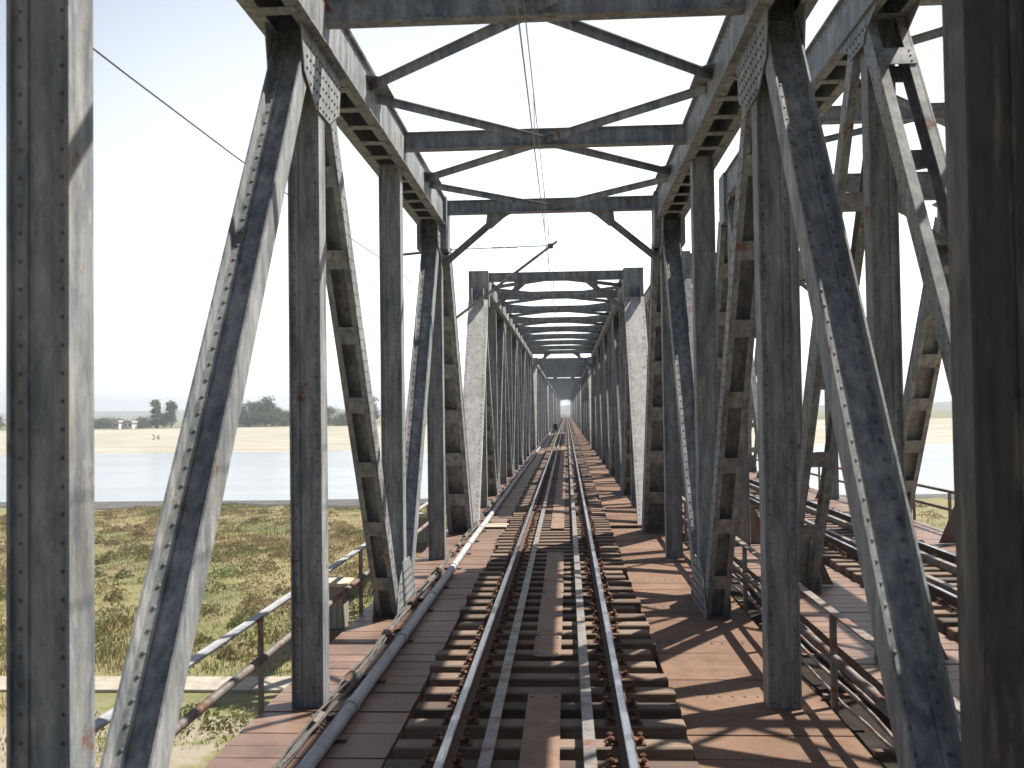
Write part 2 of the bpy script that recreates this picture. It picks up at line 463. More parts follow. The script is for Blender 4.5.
def span(label, xc, yend, style, first=0, group=None, white=True):
    """one truss span; its node 10 lies at yend, built from node `first` on"""
    k = kit(style); y0 = yend - SPAN
    t = thing('truss_bridge_span', label, 'bridge span', (xc, y0, 0), group)
    ya, yb = first * D, SPAN
    st = STEEL if style == 'main' else STEEL_B
    ck = ('chord', style, first)
    if ck not in FL:
        FL[ck] = chord_mesh(max(first, 1) * D + (.341 if first < 1 else 0), 9 * D - .341, k['cb'], k['ct']).mesh('top_chord', st)
        FL[('bot',) + ck] = chord_mesh(ya + .05, yb - .05, -1.05, -.55, .5).mesh('bottom_chord', STEEL_D)
        mb = MB()
        for x in (-.85, .85): mb.box(x - .1, x + .1, ya, yb, -.75, -.125)
        FL[('str',) + ck] = mb.mesh('stringers', STEEL_D)
        FL[('fl',) + ck] = floor_mesh(-2.87, -1.345, ya, yb + (.0), .335, PLANK, 5, .02)
        FL[('fr',) + ck] = floor_mesh(1.345, 2.87, ya, yb, .62, PLATE if style == 'main' else PLANK, 9)
    for s in (-1, 1):
        x = s * HW
        obj('top_chord', FL[ck], t, (x, 0, 0)); obj('bottom_chord', FL[('bot',) + ck], t, (x, 0, 0))
        for n in range(max(first, 0), 11):
            y = n * D
            if n == 0:
                e = obj('end_post', k['endN'], t, (x, y, 0))
                if style == 'main': e['label'] = 'pale end post facing the camera, weathering and sunlight in its paint'
                continue
            if n == 10:
                obj('end_post', k['endG'], t, (x, y, 0)); continue
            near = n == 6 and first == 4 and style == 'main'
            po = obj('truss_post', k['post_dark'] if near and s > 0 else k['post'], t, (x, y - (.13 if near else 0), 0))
            if near and s > 0: po['label'] = 'dark post with shade painted into its colour, much darker than the others'
            if style != 'main': obj('corner_bracket', k['tri%d' % s], t, (0, y - .12, 0))
            if n % 2:
                obj('gusset_plate', k['gt'], t, (x, y, 0))
                if n in (1, 9): obj('end_post_head', k['head'], t, (x, y, 0))
            else:
                obj('gusset_plate', k['gb'], t, (x, y, 0))
                if n + 1 <= 9: obj('diagonal', k['N'], t, (x, y - (.2 if n == 6 and first == 4 and style == 'main' else 0), 0))
                if n - 1 >= max(first, 1): obj('diagonal', k['G'], t, (x, y, 0))
    for n in range(max(first, 1), 10):
        p = n in (1, 9)
        obj('cross_strut', k['portal'] if p else k['strut'], t, (0, n * D, 0))
        if p:
            for s in (-1, 1): obj('knee_brace', k['knee%d' % s], t, (0, n * D, 0))
        if n < 9:
            for i in range(4): obj('lateral_brace', k['br%d' % i], t, (0, n * D, 0))
            for s in (-1, 1): obj('brace_plate', k['bp%d' % s], t, (0, n * D, 0))
    for n in range(first, 11): obj('floor_beam', k['fbeam'], t, (0, n * D + (.15 if n == 0 else -.15 if n == 10 else 0), 0))
    obj('stringers', FL[('str',) + ck], t)
    a = obj('floor_boards', FL[('fl',) + ck], t); b = obj('floor_boards', FL[('fr',) + ck], t)
    return t

ORD = ['first', 'second', 'third', 'fourth', 'fifth', 'sixth', 'seventh', 'eighth']
span('weathered grey riveted truss span framing the track right around the camera', 0, NODE10, 'main', 4, 'truss spans of the near bridge')
ends = [NODE10]
for i in range(7):
    e = NODE10 + (i + 1) * (SPAN + GAP); ends.append(e)
    lab = ['second truss span along the track, with two tall pale sunlit end posts',
           'third truss span along the track, its portal framed inside the pale end posts',
           'fourth truss span along the track, a smaller portal deep in the tunnel of trusses',
           'fifth truss span along the track, far down the tunnel of trusses',
           'sixth truss span along the track, tiny in the tunnel of trusses',
           'seventh truss span along the track, last but one before the bright opening',
           'eighth and last truss span, ending at the bright opening'][i]
    span(lab, 0, e, 'main', 0, 'truss spans of the near bridge')
E2 = NODE10 + DY2
span('grey truss span of the parallel bridge on the right with open battened diagonals', CX2, E2, 'second', 4, 'truss spans of the parallel bridge')
for i in range(2):
    span(['second truss span of the parallel bridge, seen between the right-hand posts',
          'third truss span of the parallel bridge, farthest one seen between the right-hand posts'][i],
         CX2, E2 + (i + 1) * (SPAN + GAP), 'second', 0, 'truss spans of the parallel bridge')
YEND = ends[-1]

# ------------------------------------------------------------------ track
def rail_mesh(y0, y1):
    pr = [(-.07, 0), (.07, 0), (.07, .012), (.012, .028), (.009, .105), (.034, .118), (.035, .142), (.026, .150), (-.026, .150), (-.035, .142), (-.034, .118), (-.009, .105), (-.012, .028), (-.07, .012)]
    mb = MB(); n = len(pr)
    ys = [y0]
    while ys[-1] < y1: ys.append(min(ys[-1] + 12.5, y1))
    vs = [(p[0], y, p[1]) for y in ys for p in pr]; fs = []; ms = []
    mb.v = vs
    for j in range(len(ys) - 1):
        for i in range(n):
            k = (i + 1) % n
            mb.f.append((j * n + i, j * n + k, (j + 1) * n + k, (j + 1) * n + i)); mb.m.append(1 if i in (6, 7, 8) else 0)
    mb.f.append(tuple(range(n))); mb.m.append(0); mb.f.append(tuple((len(ys) - 1) * n + i for i in range(n))); mb.m.append(0)
    return mb
rm = rail_mesh(-5, YEND + 60).mesh('running_rail', [RAILSIDE, RAILTOP])
for x, l in ((-.752, 'polished steel running rail on the left of the near track'), (.752, 'polished steel running rail on the right of the near track, chairs rusty beside it'),
             (CX2 - .752, 'running rail of the parallel track, the one nearer the grey slatted walkway'), (CX2 + .752, 'running rail of the parallel track, the one farther from the camera')):
    tag(obj('running_rail', rm, None, (x, 0, RAIL - .15)), l, 'rail', 'running rails')
mb = MB()
y = -5
while y < YEND:
    L = min(7.4, YEND - y); mb.bevbox(-.052, .052, y, y + L - .012, .105, .118, .004); mb.box(-.052, -.040, y, y + L - .012, .0, .1045); y += L
gm = mb.mesh('guard_rail', GUARD)
for x, l, s in ((-.41, 'flat grey guard rail inside the left running rail', 1), (.425, 'flat grey guard rail inside the right running rail, striped with sun', -1),
                (CX2 - .41, 'guard rail of the parallel track, beside its nearer rail', 1), (CX2 + .41, 'guard rail of the parallel track, beside its farther rail', -1)):
    tag(obj('guard_rail', gm, None, (x, 0, .131)), l, 'guard rail', 'guard rails between the running rails')

SM = []
for i in range(6):
    rnd = random.Random(i); mb = MB()
    mb.bevbox(-1.29 + rnd.uniform(-.05, .05), 1.29 + rnd.uniform(-.045, .05), -.12 + rnd.uniform(-.008, .008), .12 + rnd.uniform(-.008, .008), -.122, .13, .014)
    SM.append(mb.mesh('sleeper', SLEEPER))
FM = []
for s in (-1, 1):
    mb = MB(); x = s * .752
    mb.box(x - .17, x + .17, -.085, .085, .1305, .146)
    for dx in (-.105, .105):
        mb.box(x + dx - .035, x + dx + .035, -.05, .05, .1465, .172)
        for dy in (-.055, .055): mb.tube([(x + dx * 1.25, dy, .146), (x + dx * 1.25, dy, .205)], .014, 6); mb.tube([(x + dx * 1.25, dy, .178), (x + dx * 1.25, dy, .196)], .026, 6)
    FM.append(mb.mesh('rail_fastening', FAST))
SP = .545
def sleepers(xc, y0, count, detailed, label, group):
    rnd = random.Random(int(xc * 10) + 3)
    for i in range(count):
        y = y0 + i * SP + rnd.uniform(-.02, .02)
        o = obj('sleeper', SM[rnd.randrange(6)], None, (xc + rnd.uniform(-.03, .03), y, rnd.uniform(-.004, .004)), (0, rnd.uniform(-.003, .003), rnd.uniform(-.014, .014)))
        tag(o, label, 'sleeper', group)
        if i < detailed:
            for f in FM: obj('rail_fastening', f, o)
    return y0 + count * SP
ya = sleepers(0, 2.25, 240, 90, 'dark tarred timber sleeper under the near track', 'sleepers of the near track')
yb = sleepers(CX2, 9.5, 46, 46, 'dark timber sleeper under the parallel track behind the right truss', 'sleepers of the parallel track')
def sleeper_mass(xc, y0, y1, name, label):
    mb = MB(); y = y0; rnd = random.Random(8)
    while y < y1:
        a = rnd.uniform(-.03, .03); mb.box(-1.3 + a, 1.3 + a, y - .12, y + .12, -.122, .13); y += SP
    tag(obj(name, mb.mesh(name, SLEEPER), None, (xc, 0, 0)), label, 'sleepers', None, 'stuff')
sleeper_mass(0, ya, YEND + 60, 'far_sleepers', 'far sleepers of the near track merging into a dark strip')
sleeper_mass(CX2, yb, YEND, 'far_sleepers', 'far sleepers of the parallel track merging into a dark strip')

# steel walking plates between the rails
def plank(y0, y1, lab):
    mb = MB(); y = y0
    while y < y1 - .3:
        L = min(random.choice((2.4, 1.1, 3.0)), y1 - y)
        a = random.uniform(-.012, .012)
        r = .07
        pts = [(-.165 + a, y + r), (-.165 + a + r, y), (.165 + a - r, y), (.165 + a, y + r), (.165 + a, y + L - .012 - r * .3), (.165 + a - r * .3, y + L - .012), (-.165 + a + r * .3, y + L - .012), (-.165 + a, y + L - .012 - r * .3)]
        z = .138 + random.uniform(0, .005)
        mb.prism(pts, 'z', z, z + .014)
        for py in (y + .15, y + L - .15):
            for px in (-.12, .12): mb.rivet((px + a, py, z + .014), (0, 0, 1), .018, .012)
        y += L
    tag(obj('walking_plate', mb.mesh('walking_plate', CHECK), None, (.01, 0, 0)), lab, 'walkway plate', 'walking plates between the rails')
plank(3.2, 10.25, 'brown walking plate between the rails nearest the camera, its far end open')
plank(11.75, 20.4, 'brown walking plate between the rails beyond the first open gap')
plank(24.4, 118, 'long brown walking plate between the rails running on into the distance')

# ------------------------------------------------------------------ things along the walkways
mb = MB(); rnd = random.Random(3)
path = [(rnd.uniform(-.012, .012), -3 + 3 * i, .085 + rnd.uniform(-.01, .015)) for i in range(0, 126)]
mb.tube(path, .066, 12)
t = tag(obj('service_pipe', mb.mesh('service_pipe', PIPE_M, True), None, (-1.92, 0, 0)), 'long grey service pipe lying on the left walkway', 'pipe')
mb = MB(); mb.tube([(0, -.06, 0), (0, .06, 0)], .08, 12); cm = mb.mesh('coupling', PIPE_M)
for i in range(1, 40): obj('coupling', cm, t, ((path[i][0] * 2 + path[i + 1][0]) / 3, path[i][1] + 1.0, (path[i][2] * 2 + path[i + 1][2]) / 3))
mb = MB(); mb.box(-.13, .13, -.04, .04, .004, .03); cm = mb.mesh('saddle', STEEL_D)
for i in range(1, 50): obj('saddle', cm, t, (0, i * 2.0 + 1.2, 0))

def cable_bundle(name, x, z, y1, n, spread, r, lab, seed, mat=CABLE, knots=True):
    rnd = random.Random(seed); t = thing(name, lab, 'cables', (x, 0, 0))
    for c in range(n):
        mb = MB(); ph = rnd.uniform(0, 6); y = 1.0; pts = []
        ox = rnd.uniform(-spread, spread)
        while y < y1:
            pts.append((ox + .035 * math.sin(y * .9 + ph) + rnd.uniform(-.012, .012), y, z + .02 * c % .06 + .02 * math.sin(y * 1.7 + ph) + rnd.uniform(0, .012)))
            y += .35 if y < 40 else 1.5
        mb.tube(pts, r * rnd.uniform(.7, 1.25), 6)
        obj('cable', mb.mesh('cable', mat), t)
    if knots:
        y = 2.3
        while y < min(y1, 60):
            mb = MB()
            L = rnd.uniform(.25, .8)
            mb.tube([(0, y, z + .02), (rnd.uniform(-.02, .02), y + L, z + .03)], [.055, .05], 8)
            for q in range(3): mb.tube([(-.07, y + q * .1, z - .03), (0, y + q * .1 + .02, z + .075), (.08, y + q * .1 + .05, z - .03)], .012, 5)
            mb.box(-.12, .12, y + L + .1, y + L + .16, .003, .05)
            y += rnd.uniform(1.1, 2.6)
            obj('cable_clamp', mb.mesh('cable_clamp', STEEL_D), t)
    return t
cable_bundle('cable_bundle', -2.16, .05, 130, 4, .05, .017, 'tangled dark cable bundle with clamps beside the left service pipe', 4)
t = cable_bundle('cable_run', 3.16, .10, 90, 8, .2, .022, 'run of cables and thin pipes between the two bridges on the right', 6, RAILING, False)
mb = MB(); mb.box(-.29, .27, 0, .07, .02, .06); cm = mb.mesh('cable_bracket', STEEL_D)
tb = MB(); tb.box(-.245, .40, -3, 95, -.30, -.285); obj('added_gap_sheet', tb.mesh('added_gap_sheet', GAP_DARK), t)  # dark sheet added to close off the bright gap between the bridges
for i in range(40): obj('cable_bracket', cm, t, (0, i * 1.7 + 2.0, 0))

def railing(x, y0, y1, first, lab, side, grp='handrails along the bridge edges'):
    t = thing('handrail', lab, 'handrail', (x, 0, 0), grp)
    mb = MB(); mb.box(-.045, .045, y0, y1, .955, .967); mb.box(*sorted((side * .045, side * .033)), y0, y1, .885, .9545)
    obj('top_rail', mb.mesh('top_rail', PIPE_M if side < 0 else RAILING), t)
    mb = MB(); mb.tube([(0, y0, .50), (0, y1, .50)], .043, 8); obj('middle_rail', mb.mesh('middle_rail', RAILING, True), t)
    pm = MB(); pm.box(-.03, .03, -.006, .006, -.15, .953); pm.box(-.03, -.018, .0065, .06, -.15, .953)
    pme = pm.mesh('railing_post', RAILING)
    y = first
    n = 0
    while y < y1 and n < 90:
        if y >= y0: obj('post', pme, t, (0, y, 0)); n += 1
        y += 2.5
    return t
railing(-2.90, 2.5, 78, 2.7, 'grey and brown handrail along the left edge above the grass', -1)
railing(2.92, 2.5, 78, 2.75, 'brown handrail along the right edge beside the cables', 1)
railing(CX2 + 2.95, 6, 78, 9.7, 'dark handrail along the far edge of the parallel bridge, above the water', 1)

def sand_box(x, y, lab):
    t = thing('sand_box', lab, 'box', (x, y, 0), 'grey boxes outside the left handrail')
    mb = MB(); mb.box(-.2, .2, -.2, .2, -.10, .52)
    for i in range(5): mb.box(-.2 + i * .08 + .004, -.2 + i * .08 + .076, -.212, -.2005, -.09, .515)
    obj('body', mb.mesh('box_body', BOARD), t)
    mb = MB(); mb.prism([(-.27, .521), (.27, .521), (.27, .56), (-.27, .60)], 'y', -.27, .27); obj('lid', mb.mesh('box_lid', LID), t)
    mb = MB(); mb.box(-.28, .34, -.28, .28, -.14, -.101); mb.box(-.25, .34, -.26, -.22, -.3, -.1405); mb.box(-.25, .34, .22, .26, -.3, -.1405)
    obj('platform', mb.mesh('box_platform', STEEL_D), t)
sand_box(-3.20, 14.6, 'grey wooden box with pale lid just outside the left handrail, the nearer one')
sand_box(-3.20, 23.9, 'grey wooden box with pale lid outside the left handrail near the span end')

mb = MB(); mb.bevbox(-.36, .30, 26.0, 26.28, .006, .05, .008); mb.bevbox(-.33, .32, 26.5, 26.72, .006, .045, .008)
tag(obj('joint_cover', mb.mesh('joint_cover', LID), None, (-1.62, -.15, 0)), 'pale boards covering the joint between spans on the left walkway', 'board')

t = thing('equipment_cabinet', 'small dark cabinet standing far down the left walkway', 'cabinet', (-1.45, 150, 0))
mb = MB(); mb.bevbox(-.3, .3, -.2, .2, .15, .95, .03); obj('body', mb.mesh('cabinet_body', CABINET), t)
mb = MB(); mb.prism([(-.34, .951), (.34, .951), (.30, 1.02), (-.30, 1.02)], 'y', -.24, .24); obj('roof', mb.mesh('cabinet_roof', CABINET), t)
for sx in (-.24, .24):
    mb = MB(); mb.box(sx - .03, sx + .03, -.15, .15, .005, .1495); obj('leg', mb.mesh('cabinet_leg', STEEL_D), t)

# ------------------------------------------------------------------ overhead line
SUP = 22.6
def wire(name, pts, r, lab, cat, group=None):
    mb = MB(); mb.tube(pts, r, 6); return tag(obj(name, mb.mesh(name, WIRE)), lab, cat, group)
c = wire('contact_wire', [(-.03, -4, 5.9), (-.03, SUP, 5.92), (-.03, 60, 5.9), (-.03, 110, 5.92), (-.03, YEND, 5.9)], .0065, 'lower overhead contact wire hanging above the track', 'overhead wire', 'overhead wires')
pts = []
for i in range(0, 130):
    y = -4 + i * 3.0
    ph = ((y - SUP) % 51.7) / 51.7
    pts.append((-.03, y, 6.42 + .32 * (2 * ph - 1) ** 2))
w = wire('messenger_wire', pts, .0055, 'upper overhead carrier wire hanging above the track', 'overhead wire', 'overhead wires')
def mz(y):
    ph = ((y - SUP) % 51.7) / 51.7
    return 6.42 + .32 * (2 * ph - 1) ** 2
for y in (6, 11, 16, 20, 27, 33, 40):
    mb = MB(); mb.tube([(-.03, y, 5.905), (-.03, y, mz(y))], .005, 5); mb.box(-.037, -.023, y - .02, y + .02, 5.89, 5.92); mb.box(-.037, -.023, y - .02, y + .02, mz(y) - .02, mz(y) + .01)
    obj('dropper', mb.mesh('dropper', WIRE), c)
wire('feeder_wire', [(-3.76, -4, 6.45)] + [(-3.76, y, 6.45 - .25 * math.sin(math.pi * (y + 4) / (SUP + 4))) for y in range(0, 22, 3)] + [(-3.76, SUP, 6.5)] +
     [(-3.76, y, 6.5 - .3 * math.sin(math.pi * ((y - SUP) % 51.7) / 51.7)) for y in range(25, 370, 6)], .009, 'lone feeder wire running outside the left truss against the sky', 'overhead wire', 'overhead wires')
t = thing('catenary_bracket', 'slanting overhead line bracket reaching from the left truss to the wires', 'bracket', (-2.3, SUP, 0))
mb = MB(); mb.tube([(-.05, .6, 5.15), (2.42, .0, 6.86)], .034, 8); obj('arm', mb.mesh('bracket_arm', STEEL, True), t)
mb = MB(); mb.tube([(0.02, .0, 6.72), (2.24, 0, 6.76)], .012, 6); obj('tie_rod', mb.mesh('bracket_tie', WIRE), t)
mb = MB()
for b in (.95, 1.28):
    for j in range(5): mb.tube([(b + j * .05, 0, 6.737), (b + j * .05 + .028, 0, 6.738)], .022, 8)
obj('insulator', mb.mesh('insulator', INSUL), t)
mb = MB(); mb.box(2.21, 2.33, -.05, .05, 6.70, 6.80); obj('wire_clamp', mb.mesh('wire_clamp', STEEL_D), t)
mb = MB(); mb.tube([(.02, 0, 6.72), (-1.5, 0, 6.60)], .03, 8); mb.tube([(-1.44, 0, 6.6), (-1.46, 0, 6.46)], .02, 6); obj('outrigger', mb.mesh('outrigger', STEEL_D), t)

# signal mast beyond the bridge
t = thing('line_mast', 'thin dark mast in the bright opening at the far bridge end', 'mast', (1.9, YEND + 22, -.2))
mb = MB(); mb.tube([(0, 0, 0), (0, 0, 7.6)], [.16, .10], 8); obj('pole', mb.mesh('mast_pole', STEEL_D), t)
mb = MB(); mb.tube([(0, 0, 6.9), (-2.0, 0, 7.0)], .05, 6); mb.tube([(0, 0, 7.5), (-1.9, 0, 7.02)], .03, 6); obj('cantilever', mb.mesh('mast_cantilever', STEEL_D), t)

# ------------------------------------------------------------------ terrain
GZ, WZ, LZ = -5.0, -6.2, -1.25
def fbm(x, y):
    return math.sin(x * .31 + 1.3) * math.sin(y * .27) + .5 * math.sin(x * .83 + y * .6) + .3 * math.sin(x * 1.9 - y * 1.4)
def sheet(name, xs, ys, zf, mat, lab):
    mb = MB(); nx = len(xs)
    mb.v = [(x, y, zf(x, y)) for y in ys for x in xs]
    for j in range(len(ys) - 1):
        for i in range(nx - 1):
            mb.f.append((j * nx + i, j * nx + i + 1, (j + 1) * nx + i + 1, (j + 1) * nx + i)); mb.m.append(0)
    return tag(obj(name, mb.mesh(name, mat, True)), lab, None, None, 'structure')
def ax(lim, near, step, far):
    a = [-near + step * i for i in range(int(2 * near / step) + 1)]
    o = []; q = near
    while q < lim: q *= far; o.append(min(q, lim))
    return [-z for z in reversed(o)] + a + o
m = NT('meadow_ground'); v = m.coords((1, 1, 1)); n1 = m.noise(v, .11, 7, .65); n2 = m.noise(v, 1.2, 7); n3 = m.noise(v, .6, 5)
c = m.mix(m.ramp(n1, [(.38, 0), (.6, 1)]), (.12, .14, .042), (.25, .20, .095)); c = m.mix(m.ramp(n2, [(.4, 0), (.7, .5)]), c, (.23, .18, .10))
sx = m.new('ShaderNodeSeparateXYZ'); g = m.new('ShaderNodeNewGeometry'); m.link(g.outputs['Position'], sx.inputs[0])
mr = m.new('ShaderNodeMapRange'); mr.inputs[1].default_value = 25; mr.inputs[2].default_value = 28.6; mr.inputs[3].default_value = 1; mr.inputs[4].default_value = 0; m.link(sx.outputs[1], mr.inputs[0])
mm = m.new('ShaderNodeMath', operation='MULTIPLY'); m.link(mr.outputs[0], mm.inputs[0]); m.link(m.ramp(n3, [(.42, 0), (.52, 1)]), mm.inputs[1])
c = m.mix(mm.outputs[0], c, (.28, .24, .18))
m.color(c); m.rough(.95); m.bump(n2, .6, .1); MEADOW = m.mat
m = NT('stone_bank'); n1 = m.noise(m.coords((1, 1, 1)), 1.2, 7)
m.color(m.ramp(n1, [(.3, (.055, .052, .05)), (.7, (.12, .115, .11))])); m.rough(.9); m.bump(n1, .6, .2); STONE = m.mat
m = NT('sandy_bank'); n1 = m.noise(m.coords((.06, .35, 1.6)), 1, 6); n2 = m.noise(m.coords((.02, .02, .02)), 1.5, 6)
c = m.mix(m.ramp(n1, [(.38, 0), (.62, 1)]), (.31, .285, .215), (.43, .405, .33)); m.color(m.mix(m.ramp(n2, [(.45, 0), (.7, .5)]), c, (.24, .235, .14))); m.rough(.95); SAND = m.mat
m = NT('far_fields'); n1 = m.noise(m.coords((.01, .01, .01)), 1.5, 6)
m.color(m.ramp(n1, [(.35, (.10, .12, .045)), (.65, (.22, .19, .10))])); m.rough(.95); FIELD = m.mat
m = NT('concrete_path'); n1 = m.noise(m.coords((1, 1, 1)), 2.2, 7)
m.color(m.ramp(n1, [(.3, (.27, .24, .19)), (.7, (.44, .40, .33))])); m.rough(.9); CONC = m.mat
m = NT('river_water'); v = m.coords((.35, 1.0, 1)); n1 = m.noise(v, .8, 5); n2 = m.noise(m.coords((.01, .05, 1)), 1, 3)
m.b.inputs['Base Color'].default_value = (.27, .295, .305, 1); m.b.inputs['IOR'].default_value = 1.25
m.rough(m.ramp(n2, [(.4, .22), (.6, .32)])); m.bump(n1, .12, .12); WATER = m.mat

xs = ax(6000, 66, 1.5, 1.5)
sheet('ground', xs, [-60, -30, -10, 0] + [4 + 1.5 * i for i in range(56)], lambda x, y: GZ + .16 * fbm(x, y) * min(1, max(0, (abs(y - 29.5) - 1.2) / 3)) - (.06 if 28 < y < 31 else 0), MEADOW, 'dry grassy meadow below the bridge')
xs2 = ax(6000, 60, 6, 1.5)
sheet('riverbank', xs2, [86.4, 86.6, 88, 92, 98, 104, 110, 118], lambda x, y: GZ + .02 + .12 * (fbm(x, y) if y < 100 else 0) - max(0, y - 92) * .085 - (.5 if y < 86.5 else 0), STONE, 'dark stone bank at the near water edge')
sheet('river', xs2, [96, 130, 180, 230, 262], lambda x, y: WZ, WATER, 'broad pale river under the bridge')
sheet('river_bed', xs2, [112, 180, 236], lambda x, y: -7.6, STONE, 'river bed')
def bankz(x, y):
    t_ = min(1, max(0, (y - 236) / 89)); return -6.75 + (LZ + 6.75) * t_ + .12 * math.sin(x * .05) * t_
sheet('far_bank', xs2, [236, 242, 250, 260, 275, 290, 305, 318, 325, 330], bankz, SAND, 'pale sandy far bank of the river')
sheet('far_land', xs2, [328.5, 335, 380, 500, 800, 1500, 3000, 6000], lambda x, y: LZ + .02 + (.05 if y < 330 else 0), FIELD, 'flat fields beyond the far bank')
mb = MB(); x = -150
while x < 150: mb.bevbox(x, x + 2.98, 28.75, 30.2, GZ - .5, GZ + .06, .02); x += 3
tag(obj('path', mb.mesh('path', CONC)), 'pale concrete path crossing the meadow below the bridge', None, None, 'structure')
mb = MB(); mb.prism([(-7, LZ - .3), (13, LZ - .3), (10, -.12), (-3, -.12)], 'y', YEND + 1.2, YEND + 500)
tag(obj('embankment', mb.mesh('embankment', STONE)), 'track embankment beyond the bridge end', None, None, 'structure')
m = NT('blue_hill_woods'); n1 = m.noise(m.coords((.01, .01, .03)), 1, 6)
m.color(m.ramp(n1, [(.35, (.055, .08, .04)), (.65, (.12, .13, .07))])); m.rough(1); HILLM = m.mat
def hill(x0, x1, y, hf, lab):
    mb = MB(); n = 90
    for i in range(n + 1):
        x = x0 + (x1 - x0) * i / n; h = hf(x)
        for dy, f in ((-500, 0), (-300, .45), (-120, .85), (0, 1), (150, .8), (500, 0)): mb.v.append((x, y + dy, LZ - 1 + h * f))
    for i in range(n):
        for k_ in range(5): mb.f.append((i * 6 + k_, i * 6 + k_ + 1, i * 6 + 7 + k_, i * 6 + 6 + k_)); mb.m.append(0)
    tag(obj('hills', mb.mesh('hills', HILLM, True)), lab, None, None, 'structure')
hill(-2600, 300, 2300, lambda x: 17 + 2.5 * math.sin(x * .0041) + 1.2 * math.sin(x * .02), 'long low hazy blue hills on the left horizon')
hill(300, 2600, 2200, lambda x: 7 + 13 * min(1, max(0, (x - 650) / 350)) + 2 * math.sin(x * .015), 'low dark hill on the right horizon')

# grass: blades gathered in tufts, one uncountable mass
m = NT('grass_blades'); g = m.island(); v = m.coords((1, 1, 1)); n1 = m.noise(v, .11, 7, .65); n2 = m.noise(v, .5, 6)
c = m.mix(m.ramp(n1, [(.40, 0), (.58, 1)]), (.12, .15, .035), (.30, .22, .10)); c = m.mix(m.ramp(n2, [(.42, 0), (.62, .7)]), c, (.15, .13, .055))
sx = m.new('ShaderNodeSeparateXYZ'); gg = m.new('ShaderNodeNewGeometry'); m.link(gg.outputs['Position'], sx.inputs[0])
mr = m.new('ShaderNodeMapRange'); mr.inputs[1].default_value = 30; mr.inputs[2].default_value = 52; mr.inputs[3].default_value = .38; mr.inputs[4].default_value = 0; m.link(sx.outputs[1], mr.inputs[0])
c = m.mix(mr.outputs[0], c, (.115, .17, .035))
c = m.mix(m.ramp(g, [(0, 0), (1, .35)]), c, (.30, .25, .13)); n7 = m.noise(v, .26, 6, .65); c = m.mix(m.ramp(n7, [(.53, 0), (.60, .7)]), c, (.29, .20, .125))
m.color(c); m.rough(.9)
tr = m.new('ShaderNodeBsdfTranslucent'); m.link(c, tr.inputs[0]); mx = m.new('ShaderNodeMixShader'); mx.inputs[0].default_value = .42
m.link(m.b.outputs[0], mx.inputs[1]); m.link(tr.outputs[0], mx.inputs[2]); m.link(mx.outputs[0], m.n['Material Output'].inputs[0]); GRASS = m.mat
def grass(name, x0, x1, y0, y1, n, lab, seed):
    rnd = random.Random(seed); mb = MB()
    for _ in range(n):
        y = y0 + (y1 - y0) * rnd.random() ** 1.5; x = rnd.uniform(x0, x1) * (.25 + .75 * (y - y0) / (y1 - y0) if False else 1)
        if 27.9 < y < 30.7: continue
        if y < 28 and math.sin(x * 1.3) + math.sin(y * 2.1 + x) > .2: continue
        patch = .5 + .5 * math.sin(x * .21 + 2) * math.sin(y * .19 + x * .05)
        h = (.10 + .26 * patch ** 2) * rnd.uniform(.5, 1.3) * (.6 if y < 28 else 1)
        z = GZ + .16 * fbm(x, y) * min(1, max(0, (abs(y - 29.5) - 1.2) / 3)) - .03
        for b in range(7):
            a = rnd.uniform(0, 6.283); r = rnd.uniform(.02, .5); bx, by = x + r * math.cos(a), y + r * math.sin(a)
            w_ = rnd.uniform(.008, .02); a2 = rnd.uniform(0, 6.283); hh = h * rnd.uniform(.5, 1.2); l = rnd.uniform(.05, .4) * hh
            dx, dy = w_ * math.cos(a2), w_ * math.sin(a2); ex, ey = l * math.cos(a), l * math.sin(a)
            o = len(mb.v)
            mb.v += [(bx - dx, by - dy, z), (bx + dx, by + dy, z), (bx + ex * .4 + dx * .7, by + ey * .4 + dy * .7, z + hh * .65), (bx + ex * .4 - dx * .7, by + ey * .4 - dy * .7, z + hh * .65), (bx + ex, by + ey, z + hh)]
            mb.f += [(o, o + 1, o + 2, o + 3), (o + 3, o + 2, o + 4)]; mb.m += [0, 0]
    for _ in range(n // 90):
        y = y0 + 8 + (y1 - y0 - 10) * rnd.random(); x = rnd.uniform(x0, x1)
        if 26.5 < y < 32: continue
        w0 = rnd.uniform(.4, 1.3); h0 = rnd.uniform(.25, .6); z = GZ + .16 * fbm(x, y)
        for b in range(150):
            a = rnd.uniform(0, 6.283); r = w0 * math.sqrt(rnd.random()); p = Vector((x + r * math.cos(a), y + r * math.sin(a), z + h0 * rnd.random() * (1.05 - (r / w0) ** 2)))
            u = Vector((rnd.gauss(0, 1), rnd.gauss(0, 1), rnd.gauss(0, .8))).normalized(); v_ = u.orthogonal().normalized(); L = rnd.uniform(.05, .12); o = len(mb.v)
            mb.v += [tuple(p - u * L), tuple(p + v_ * L * .5), tuple(p + u * L), tuple(p - v_ * L * .5)]; mb.f.append((o, o + 1, o + 2, o + 3)); mb.m.append(0)
    me = bpy.data.meshes.new(name); me.from_pydata(mb.v, [], mb.f); me.materials.append(GRASS); me.update()
    tag(obj(name, me), lab, 'grass', None, 'stuff')
grass('grass', -46, -1, 17, 87, 46000, 'dry yellow green meadow grass left of the bridge', 1)
grass('grass', 12, 44, 24, 87, 5000, 'dry meadow grass beyond the parallel bridge on the right', 2)

